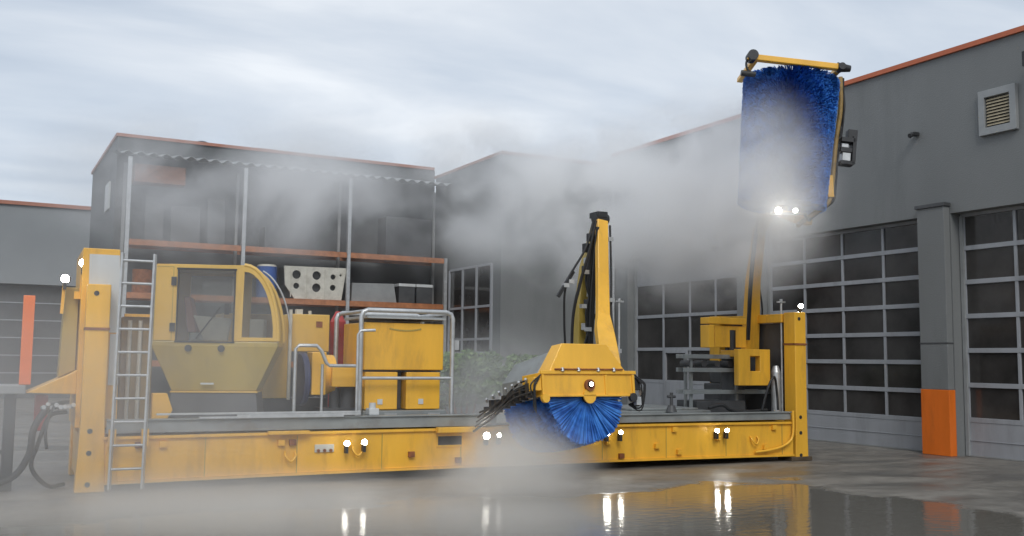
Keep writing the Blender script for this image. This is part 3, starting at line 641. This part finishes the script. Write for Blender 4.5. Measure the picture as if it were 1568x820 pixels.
MB(bt1).box(-.86, .88, -.05, -.021, .31, .36).box(-.84, .85, -.045, -.021, -.012, .018).box(.30, .34, -.04, -.021, .02, .305).box(-.84, -.80, -.045, -.021, .02, .305).box(.81, .85, -.045, -.021, .02, .305).build('hood_rim', M['yellow'], cw, .005)
nz = MB(bt1)
for x in (-.48, -.19, .17, .46): nz.cyl((x, -.05, .40), (x, -.05, .35), .025, .032, 10)
each(nz, 'spray_nozzle', M['steel'], cw)
MB(bt1).cyl((-.62, -.06, .375), (.62, -.06, .375), .014).build('nozzle_pipe', M['rust'], cw)
MB(bt1).cyl((0, -.07, .15), (0, -.022, .15), .085, .085, 20).build('hub_plate', M['rust'], cw)
work = MB(bt1).cyl((0, -.095, .16), (0, -.071, .16), .04, .05, 14); wk = work.build('work_lamp', M['dark'], cw); MB(bt1).cyl((0, -.108, .16), (0, -.096, .16), .028, .03, 14).build('lens', M['lamp_small'], wk)
MB(bt1).cyl((0, -.045, .0), (0, -.021, .0), .11, .11, 24).build('bearing', M['yellow'], cw)
def bt1f(p): return bt1((p[0], p[1] + .045, p[2]))
MB(bt1).cyl((0, .03, 0), (0, 1.32, 0), .1, .1, 20).build('brush_core', M['dark'], cw)
bristles(bt1f, .09, .70, 1.26, 26000, 5, .010, -.12, .60).build('bristles', M['bristle'], cw)
for sx in (-1, 1):
    e_ = MB(bt1)
    e_.cyl((sx * .80, -.07, -.03), (sx * .80, -.01, -.03), .065, .065, 18).box(sx * .84, sx * .97, -.02, .16, .08, .27)
    e_.build('end_clamp', M['yellow'] if sx < 0 else M['dark'], cw, .006)
    h = MB(bt1)
    for k in range(5):
        h.tube(smooth_pts([(sx * (.86 + .02 * k), -.04, .30 - .03 * k), (sx * (1.0 + random.uniform(-.04, .05)), -.05, .15), (sx * (.95 + random.uniform(-.05, .05)), 0, -.05 - .04 * k), (sx * .86, .15, -.12)], 5), .012, 6)
    h.build('hose', M['rubber'], cw)
h2 = MB(bt1); h2.box(.86, .95, -.05, .02, -.14, -.02); h2.box(.98, 1.05, -.03, .03, .0, .12); each(h2, 'valve', M['steel'], cw)
# spray manifold running back along the brush
mf = MB(bt1)
for k in range(5): mf.tube(smooth_pts([(-.86 - .03 * k, .05, .26 - .05 * k), (-.93 - .03 * k, .5, .20 - .05 * k + random.uniform(-.03, .03)), (-1.0 - .04 * k, .95, .02 - .06 * k + random.uniform(-.04, .03)), (-1.08 - .03 * k, 1.45, -.12 - .07 * k)], 4), random.uniform(.012, .02), 6)
for k in range(8): y = .12 + k * .17 + random.uniform(-.03, .03); z = .16 - .26 * (y / 1.5) ** 1.3; mf.box(-1.0 - .04 * y, -.86 - .06 * y, y, y + .06, z - .16, z + random.uniform(.0, .08))
mf.build('spray_manifold', M['dark'], cw)
mf = MB(bt1)
for k in range(7): y = .2 + k * .18; z = .24 - .26 * (y / 1.5) ** 1.3; mf.cyl((-.95 - .06 * y, y, z), (-.99 - .06 * y, y - .04, z + .04), .024, .018, 8)
each(mf, 'spray_nozzle', M['steel'], cw)
# boom arms
def cr_(px, py, v):   # point seen at that place of the facade view, at depth v of the platform frame
    d = FW + RT * ((px - 784) / 1521) - UP * ((py - 410) / 1521); t = (Y0 + v - CAM.y) / d.y; q = CAM + d * t; return Vector((q.x - X0, q.y - Y0, q.z))
def tbeam(pts, ws, hs, tf=CT, up=(0, 1, 0)):
    m = MB(tf); P = [Vector(p) for p in pts]; rings = []
    for i, p in enumerate(P):
        d = (P[min(i + 1, len(P) - 1)] - P[max(i - 1, 0)]).normalized(); x = Vector((1, 0, 0)); x = (x - d * x.dot(d)).normalized(); y = d.cross(x)
        rings.append([p + x * sx * ws[i] / 2 + y * sy * hs[i] / 2 for sx, sy in ((-1, -1), (1, -1), (1, 1), (-1, 1))])
    return m.loft(rings)
tbeam([cr_(921, 338, 1.0), cr_(922, 420, .7), cr_(923, 482, .35), cr_(925, 505, .1), cr_(930, 535, -.3), cr_(934, 560, -.8)], [.21, .21, .22, .30, .32, .32], [.12, .12, .12, .14, .14, .14]).build('dipper_arm', M['yellow'], cw, .012)
tbeam([cr_(888, 640, 1.5), cr_(887, 545, 1.5), cr_(890, 470, 1.5), cr_(897, 410, 1.5), cr_(914, 345, 1.4)], [.3, .16, .20, .18, .16], [.2, .18, .18, .18, .16]).build('lower_arm', M['olive'], cw, .012)
_p = cr_(918, 333, 1.2)
MB().cyl(_p + Vector((-.12, 0, -.02)), _p + Vector((.16, 0, -.02)), .09, .09, 18).box(_p.x - .09, _p.x + .11, 1.1, 1.4, _p.z + .0, _p.z + .1).build('arm_pivot', M['dark'], cw)
for k in range(9):
    q0 = 500 - k * 17; b0 = cr_(903 + random.uniform(-5, 5), q0, 1.25); MB().box(b0.x - random.uniform(.05, .11), b0.x + random.uniform(.05, .1), 1.2, 1.32, b0.z - .06, b0.z + random.uniform(.02, .1)).build('hydraulic_block', M['dark'] if k % 3 else M['steel'], cw, .008)
for k in range(8):
    o_ = random.uniform(-6, 6)
    MB().tube(smooth_pts([cr_(900 + o_, 530, 1.2), cr_(902 - o_, 480, 1.15), cr_(903 + o_, 430, 1.1), cr_(908 + o_ * .5, 380, 1.1), cr_(912 + o_ * .4, 340, 1.1)], 6), .02, 6).build('hose', M['rubber'], cw)
MB().cyl((8.32, 1.3, 1.4), (8.36, 1.25, 2.7), .07).build('ram', M['dark'], cw); MB().cyl((8.36, 1.25, 2.7), (8.4, 1.2, 3.8), .035).build('ram_rod', M['steel'], cw)
MB().cyl((8.1, 1.5, .776), (8.1, 1.5, 1.05), .45, .40, 28).build('slew_base', M['charcoal'], cw)
for k in range(7):
    s = random.uniform(-.05, .05)
    MB().tube(smooth_pts([(7.92 + s, 1.25, 1.5), (7.82 + s * 2, 1.1, 2.5), (7.86 + s * 3, 1.0, 3.1), (8.08 + s, .9, 3.7), (8.22 + s * .6, .9, 4.25 - abs(s))] if k < 3 else [(8.24 + s, 1.1, 1.6), (8.2 + s, 1.0, 2.4), (8.22 + s, .95, 3.2), (8.27 + s * .5, .9, 4.1)] if k < 6 else [cr_(934, 345, 1.0), cr_(936, 420, .8), cr_(937, 490, .5), cr_(948, 550, .1)], 6), .02, 6).build('hose', M['rubber'], cw)
v1 = MB()
for p in ((7.70, 1.0, 3.05), (7.80, 1.0, 3.12), tuple(cr_(934, 366, .95)), tuple(cr_(936, 459, .6)), tuple(cr_(946, 537, .15)), (8.05, 1.0, 2.7), (8.15, 1.0, 2.3), (8.1, 1.0, 3.3)): v1.box(p[0] - .05, p[0] + .05, p[1] - .04, p[1] + .04, p[2] - .035, p[2] + .035)
each(v1, 'hose_clamp', M['steel'], cw)
MB().beam((7.55, 1.0, 2.85), (7.85, 1.0, 3.3), .05, .06).build('hose_guide', M['dark'], cw)

# second washer, raised brush
rw = thing('raised_washing_boom', 'yellow boom at the right end holding a large blue roller brush high up', 'washing boom', CT((11.6, 1.2, .78)))
V2 = -.8
topc = cr_(1212, 116, V2); botc = cr_(1196, 322, V2)
ax = (botc - topc).normalized(); BL = (botc - topc).length
xr = Vector((.9, -.43, 0)); xr = (xr - ax * xr.dot(ax)).normalized(); yr = ax.cross(xr)
def bt2(p): return CT(topc + ax * p[1] + xr * p[0] + yr * p[2])
BR = .83
bristles(lambda p: bt2((p[0], p[1] + .11, p[2])), .1, BR, BL - .18, 34000, 0, .012, .10).build('bristles', M['bristle'], rw)
MB(bt2).cyl((0, -.05, 0), (0, BL, 0), .11, .11, 20).build('brush_core', M['dark'], rw)
sg_ = -1 if (CT((0, 0, 0)) - CT((0, 0, 0))).dot(yr) == 0 and (bt2((0, 0, 1)) - CAM).length > (bt2((0, 0, 0)) - CAM).length else 1
ZF = sg_ * BR * .93
MB(bt2).box(-BR - .14, BR - .26, .0, .10, ZF - .06, ZF + .06).build('top_bar', M['yellow'], rw, .012)
each(MB(bt2).box(-BR - .04, -BR + .06, .01, .09, *sorted((-ZF * .5, ZF * .9))).box(BR - .28, BR - .18, .01, .09, *sorted((-ZF * .5, ZF * .9))), 'top_arm', M['yellow'], rw, .01)
MB(bt2).box(-.08, .08, .01, .09, -.7, .7).build('axle_carrier', M['dark'], rw)
MB(bt2).cyl((BR - .28, .05, ZF), (BR - .06, .05, ZF), .085, .055, 18).cyl((BR - .22, .05, ZF - .1), (BR - .22, .05, ZF + .1), .06, .06, 14).build('end_hub', M['dark'], rw)
MB(bt2).cyl((-BR - .06, .03, ZF - .1), (-BR - .06, .03, ZF + .1), .09, .09, 18).build('end_hub', M['dark'], rw)
MB(bt2).cyl((-BR - .22, .34, ZF), (-BR + .02, .34, ZF), .05, .05, 14).build('end_pin', M['dark'], rw)
MB(bt2).tube(smooth_pts([(-BR - .06, .0, ZF), (-BR - .14, .12, ZF), (-BR - .13, .24, ZF), (-BR - .04, .34, ZF)], 5), .02).build('hose', M['rubber'], rw)
fr = [(BR + .03, -.08, 0), (BR + .07, .5, 0), (BR + .03, 1.1, 0), (BR + .02, 1.7, 0), (BR + .0, 2.1, 0), (BR - .10, BL - .15, 0), (BR - .42, BL + .12, 0), (BR - .55, BL + .25, .1)]
MB(bt2).tube(smooth_pts(fr, 6), .04, 8).build('brush_frame', mat('worn_boom_paint', (.34, .22, .07), .55, 0, .35, 8, .2, 40, (.05, .04, .03), .9, 4), rw)
for k in range(4):
    MB(bt2).tube(smooth_pts([(x + random.uniform(.0, .09), y, z + random.uniform(-.08, .02)) for x, y, z in fr[:-1]], 6), .016, 6).build('hose', M['rubber'], rw)
vb = MB(bt2).box(BR + .10, BR + .34, 1.02, 1.10, -.1, .1).box(BR + .30, BR + .36, .98, 1.48, -.1, .1).box(BR + .10, BR + .34, 1.44, 1.50, -.1, .1).box(BR + .1, BR + .36, 1.2, 1.28, -.08, .08)
vb.build('valve_bracket', M['dark'], rw, .005)
MB(bt2).box(BR + .12, BR + .24, 1.12, 1.19, -.11, .05).box(BR + .14, BR + .28, 1.29, 1.43, -.09, .07).build('valve_block', M['steel'], rw, .005)
MB(bt2).box(BR + .22, BR + .38, .86, 1.06, -.1, .06).build('valve_head', M['dark'], rw, .005)
MB(bt2).beam((BR - .05, 1.72, 0), (BR - .0, 2.1, 0), .10, .12).build('frame_clamp', M['yellow'], rw, .006)
MB(bt2).box(-.12, BR - .4, BL + .0, BL + .06, -.05, .05).build('bottom_bar', M['yellow'], rw, .01)
e1 = cr_(1240, 338, V2)
p0 = cr_(1148, 545, 1.1); p1 = cr_(1153, 430, 1.0); p2 = cr_(1163, 350, .8); p3 = cr_(1180, 318, .2)
tbeam([p0, p1, p2], [.34, .27, .22], [.14, .14, .13]).build('lower_arm', M['yellow'], rw, .012)
MB().beam(p2 + Vector((-.02, 0, -.05)), p3, .17, .2).beam(p3, Vector((e1.x - .25, e1.y, e1.z + .02)), .15, .17).beam(Vector((e1.x - .25, e1.y, e1.z + .02)), CT(Vector((0, 0, 0))) * 0 + e1, .13, .15).build('upper_arm', M['yellow2'], rw, .01)
for px, py, r_ in ((1192, 322, .05), (1218, 322, .036)):
    c = cr_(px, py, V2 - .9); c.y += .0
    work_lamp(c.x, c.y, c.z, r_, rw, (-.6, -1, -.15), 'lamp', False)
MB().beam(cr_(1180, 327, V2 - .8), cr_(1232, 327, V2 - .8), .04, .04).beam(cr_(1232, 327, V2 - .8), e1, .04, .04).build('lamp_bar', M['dark'], rw)
for k in range(4):
    s = random.uniform(-.04, .04)
    MB().tube(smooth_pts([p0 + Vector((-.2 + s, -.2, .3)), p1 + Vector((-.17 + s, -.15, 0)), p2 + Vector((-.14 + s, -.1, 0)), p3 + Vector((-.1, -.1, .05 + s))], 6), .018, 6).build('hose', M['rubber'], rw)
    MB().tube(smooth_pts([p0 + Vector((.3 + s, .1, .2)), p0 + Vector((.35 + s * 2, .1, .9)), p1 + Vector((.2 + s, .1, .1)), p2 + Vector((.12, .1, .1))], 6), .018, 6).build('hose', M['rubber'], rw)
MB().cyl(p0 + Vector((.22, .1, .1)), p0 + Vector((.26, .1, 1.0)), .06).build('ram', M['steel'], rw)
# slewing bracket of the second boom (v about 1.0)
va = .75
def pl(x0, x1, y0, y1, v0, v1, mb):   # box over a seen span at depth v0..v1
    a = cr_(x0, y0, v0); b = cr_(x1, y1, v0); mb.box(a.x, b.x, v0, v1, b.z, a.z)
q = MB(); pl(1085, 1143, 485, 497, va, va + .25, q); pl(1085, 1094, 497, 532, va, va + .25, q); pl(1094, 1143, 498, 532, va + .06, va + .2, q); q.build('slew_bracket', M['yellow'], rw, .01)
vm = .45; a = cr_(1131, 534, vm); b = cr_(1180, 590, vm); h0 = cr_(1149, 545, vm); h1 = cr_(1164, 568, vm)
MB().plate([(a.x, b.z), (b.x, b.z), (b.x, a.z), (a.x, a.z)], [[(h0.x, h1.z), (h1.x, h1.z), (h1.x, h0.z), (h0.x, h0.z)]], vm, vm + .14, lambda p, q_, t: (p, t, q_)).build('mount_plate', M['yellow'], rw, .012)
MB().box(a.x + .05, b.x - .05, vm + .141, va + .3, a.z - .14, a.z - .02).build('mount_arm', M['yellow'], rw, .01)
MB().cyl((11.15, va + .1, 1.9), (11.15, va + .1, 2.35), .08).build('pin', M['dark'], rw)
MB().cyl(((a.x + b.x) / 2, va + .35, .776), ((a.x + b.x) / 2, va + .35, a.z - .15), .26, .2, 24).build('slew_base', M['charcoal'], rw)
# grey roller frame lying on the right end of the deck
gf = thing('roller_frame', 'grey steel frame of stacked rails on the right end of the deck', 'frame', CT((10.8, .9, .78)))
for y in (545, 566, 600):
    a = cr_(1047, y, .8); b = cr_(1132 if y < 590 else 1185, y + 3, .8)
    each(MB().beam((a.x, .8, a.z), (b.x, .8, a.z), .06, .075).beam((a.x + .1, 1.15, a.z), (b.x, 1.15, a.z), .06, .075), 'rail', M['deck'], gf, .005)
for x in (1052, 1122):
    a = cr_(x, 545, .8); each(MB().box(a.x + .1, a.x + .15, .835, .885, .777, a.z + .02).box(a.x + .15, a.x + .2, 1.065, 1.115, .777, a.z + .02), 'upright', M['deck'], gf, .004)
a = cr_(1050, 556, .8); b = cr_(1130, 556, .8)
rr = MB()
for i in range(4): u = a.x + (b.x - a.x) * (i + .5) / 4; rr.cyl((u, .84, a.z), (u, 1.11, a.z), .06, n=12)
each(rr, 'roller', M['charcoal'], gf)
a = cr_(1066, 606, .8); MB().box(a.x, a.x + 1.1, .78, 1.4, .79, 1.05).build('tray', M['charcoal'], gf, .01)
tag(MB().box(11.30, 11.75, 1.2, 1.9, .777, 1.35).box(11.4, 11.7, 1.25, 1.85, 1.352, 1.7).build('pump_block', M['charcoal'], None, .02), 'dark stepped pump block beside the right end post', 'pump')
tag(MB().box(7.9, 10.4, .5, 2.1, .777, .90).box(8.8, 10.2, .6, 2.0, .902, .94).build('floor_tray', M['deck'], None, .01), 'flat grey tray on the deck right of the blue brush', 'tray')
c = cr_(1110, 600, .3); tag(MB().tube(smooth_pts([(10.2, .3, .95), (10.5, .3, 1.0), (10.7, .3, .9), (11.1, .3, .88), (11.5, .3, .9)], 6), .03).build('deck_hose', M['dark'], None), 'dark hose lying across the right end of the deck', 'hose')
c = cr_(1028, 600, .4)
tag(MB().cyl((c.x, .4, .885), (c.x, .4, 1.0), .10, .06).cyl((c.x, .4, 1.0), (c.x, .4, 1.22), .03).cyl((c.x - .08, .4, 1.15), (c.x + .08, .4, 1.15), .025).build('standpipe_valve', M['charcoal'], None), 'small dark standpipe valve on the deck between brush and roller frame', 'valve')
for px, vv, top_, bot, lab in ((948, .9, 460, 575, 'thin grey pole just right of the yellow brush hood'), (1196, .4, 461, 590, 'thin grey pole beside the right end post')):
    a = cr_(px, top_, vv); p_ = thing('marker_pole', lab, 'pole', CT((a.x, vv, .78)), 'thin poles on the deck')
    MB().cyl((a.x, vv, .777), (a.x, vv, a.z - .03), .02).build('shaft', M['steel'], p_); MB().box(a.x - .08, a.x + .08, vv - .03, vv + .03, a.z - .03, a.z).cyl((a.x, vv, a.z), (a.x, vv, a.z + .04), .03).build('head', M['steel'], p_)
c = cr_(1188, 560, .5)
tag(MB().cyl((c.x, .5, 1.58), (c.x, .5, 1.7), .09, .05, 16).cyl((c.x, .5, .777), (c.x, .5, 1.58), .09, .09, 16).build('filter_vessel', M['steel'], None), 'pale upright filter vessel behind the pole at the right end', 'vessel')
tag(MB().tube(smooth_pts([(11.35, .25, .9), (11.45, .2, 1.3), (11.6, .2, 1.5), (11.7, .25, 1.2), (11.72, .25, .9)], 6), .022).build('looped_cable', M['dark'], None), 'black looped cable next to the right end post', 'cable')

# ---------------------------------------------------------------- far left yard gear
sd_ = thing('steel_stand', 'dark steel stand at the left edge carrying the orange upright', 'stand', CT((-1.0, .6, 0)))
MB().box(-1.7, -.62, .3, 1.0, 1.25, 1.36).build('stand_top', M['grey'], sd_, .01)
MB().box(-.86, -.72, .5, .64, 0, 1.248).build('leg', M['dark'], sd_, .01); MB().box(-1.6, -1.46, .5, .64, 0, 1.248).build('leg', M['dark'], sd_, .01)
MB().beam((-1.46, .57, .5), (-.86, .57, .5), .05, .05).build('brace', M['dark'], sd_)
a = cr_(30, 452, .6); b = cr_(43, 586, .6)
tag(MB().box(b.x - .11, b.x + .03, .5, .62, 1.362, a.z).build('orange_upright', mat('signal_orange', (.85, .19, .04), .5, 0, .06, 3), None, .01), 'orange vertical bar standing on the stand at the left edge', 'bar')
for i, (pts, lab) in enumerate((([(-.15, .5, 1.1), (-.35, .4, 1.05), (-.5, .35, .8), (-.55, .3, .45), (-.8, .3, .15), (-1.5, .2, .04), (-2.2, .2, .04)], 'thick black hose arching from the platform end down to the ground, outermost'),
                  ([(-.1, .3, 1.15), (-.28, .2, 1.1), (-.36, .2, .8), (-.34, .2, .55)], 'short black hose hanging beside the platform end'),
                  ([(-.12, .6, 1.0), (-.32, .45, .95), (-.44, .4, .6), (-.50, .4, .3), (-.3, .5, .05), (-.1, .7, .04)], 'black hose curling down under the platform end'))):
    tag(MB().tube(smooth_pts(pts, 8), (.045, .02, .028)[i], 8).build('supply_hose', M['rubber'], None), lab, 'hose', 'hoses at the platform end')
hf = MB()
for k in range(8): hf.cyl((-.42 + k * .05, .25, 1.06 + random.uniform(-.02, .04)), (-.40 + k * .05, .18, 1.08 + random.uniform(-.02, .05)), .022, .03, 8)
each(hf, 'hose_fitting', M['steel'], cpo)

# ---------------------------------------------------------------- steam
def steam(name, c, rad, dens, label, scale=.9, rot=0, soft=(.42, .62), stretch=(1, 1, 1), aniso=.2, seed=0, tint=(1, 1, 1), fall=1.0, det=5.0):
    bm = bmesh.new(); bmesh.ops.create_icosphere(bm, subdivisions=3, radius=1)
    me = bpy.data.meshes.new(name); bm.to_mesh(me); bm.free(); o = bpy.data.objects.new(name, me); COL.objects.link(o)
    o.location = c; o.scale = rad; o.rotation_euler = (0, rot, R(-26)) if not isinstance(rot, tuple) else rot
    m = bpy.data.materials.new(name); m.use_nodes = True; N = m.node_tree.nodes; L = m.node_tree.links; N.clear()
    out = N.new('ShaderNodeOutputMaterial'); v = N.new('ShaderNodeVolumePrincipled'); L.new(v.outputs[0], out.inputs['Volume'])
    v.inputs['Color'].default_value = (*tint, 1); v.inputs['Anisotropy'].default_value = aniso
    tc = N.new('ShaderNodeTexCoord'); ln = N.new('ShaderNodeVectorMath'); ln.operation = 'LENGTH'; L.new(tc.outputs['Object'], ln.inputs[0])
    mr = N.new('ShaderNodeMapRange'); mr.interpolation_type = 'SMOOTHSTEP'; mr.inputs[1].default_value = 1; mr.inputs[2].default_value = 1 - fall; mr.inputs[3].default_value = 0; mr.inputs[4].default_value = 1; L.new(ln.outputs['Value'], mr.inputs[0])
    ge = N.new('ShaderNodeNewGeometry'); mp = N.new('ShaderNodeMapping'); mp.inputs['Location'].default_value = (seed * 3.1, seed * 1.7, seed); mp.inputs['Scale'].default_value = stretch; L.new(ge.outputs['Position'], mp.inputs[0])
    n = N.new('ShaderNodeTexNoise'); n.inputs['Scale'].default_value = scale; n.inputs['Detail'].default_value = det; n.inputs['Roughness'].default_value = .55; n.inputs['Distortion'].default_value = .5; L.new(mp.outputs[0], n.inputs['Vector'])
    m2 = N.new('ShaderNodeMapRange'); m2.interpolation_type = 'SMOOTHSTEP'; m2.inputs[1].default_value = soft[0]; m2.inputs[2].default_value = soft[1]; L.new(n.outputs[0], m2.inputs[0])
    a = N.new('ShaderNodeMath'); a.operation = 'MULTIPLY'; L.new(mr.outputs[0], a.inputs[0]); L.new(m2.outputs[0], a.inputs[1])
    b = N.new('ShaderNodeMath'); b.operation = 'MULTIPLY'; b.inputs[1].default_value = dens; L.new(a.outputs[0], b.inputs[0]); L.new(b.outputs[0], v.inputs['Density'])
    me.materials.append(m); o['kind'] = 'stuff'; o['label'] = label; o['category'] = 'steam'
    return o
def at(px, py, v): return CT(cr_(px, py, v))
steam('steam_cloud', at(1090, 285, .6), (2.5, 1.3, 2.1), 4.2, 'dense white steam blown around the raised blue brush', 1.1, 0, (.35, .60), seed=1)
steam('steam_cloud', at(1165, 290, -1.9), (1.5, .8, 1.95), 3.0, 'thin veil of steam in front of the raised blue brush', 1.0, 0, (.27, .60), seed=14)
steam('steam_cloud', at(930, 320, 3.5), (5.2, 2.2, 2.2), 3.8, 'steam drifting left from the raised brush past the annex', .8, R(12), (.38, .62), seed=12)
steam('steam_cloud', at(470, 300, 8.0), (8.5, 2.6, 2.3), 1.2, 'thin grey steam drifting in front of the storage rack', .5, R(4), (.38, .66), seed=3)
steam('steam_cloud', at(740, 600, 4.2), (3.0, 1.3, 1.7), .9, 'pale haze lying in front of the shrubs and annex', .8, 0, (.25, .62), seed=8)
steam('steam_cloud', at(780, 720, -2.0), (1.5, .9, .95), 2.8, 'thick spray hanging below the hooded blue brush', 1.0, 0, (.28, .56), seed=4, tint=(1, .99, .965))
steam('steam_cloud', at(430, 830, -3.2), (5.6, 2.2, .9), 1.7, 'low mist spreading over the wet ground along the yellow beam', .7, 0, (.18, .58), seed=5, tint=(1, .975, .93))
steam('steam_cloud', at(140, 600, -1.6), (4.2, 1.5, 2.4), .42, 'thin mist around the left end of the platform', .5, 0, (.2, .62), seed=6)
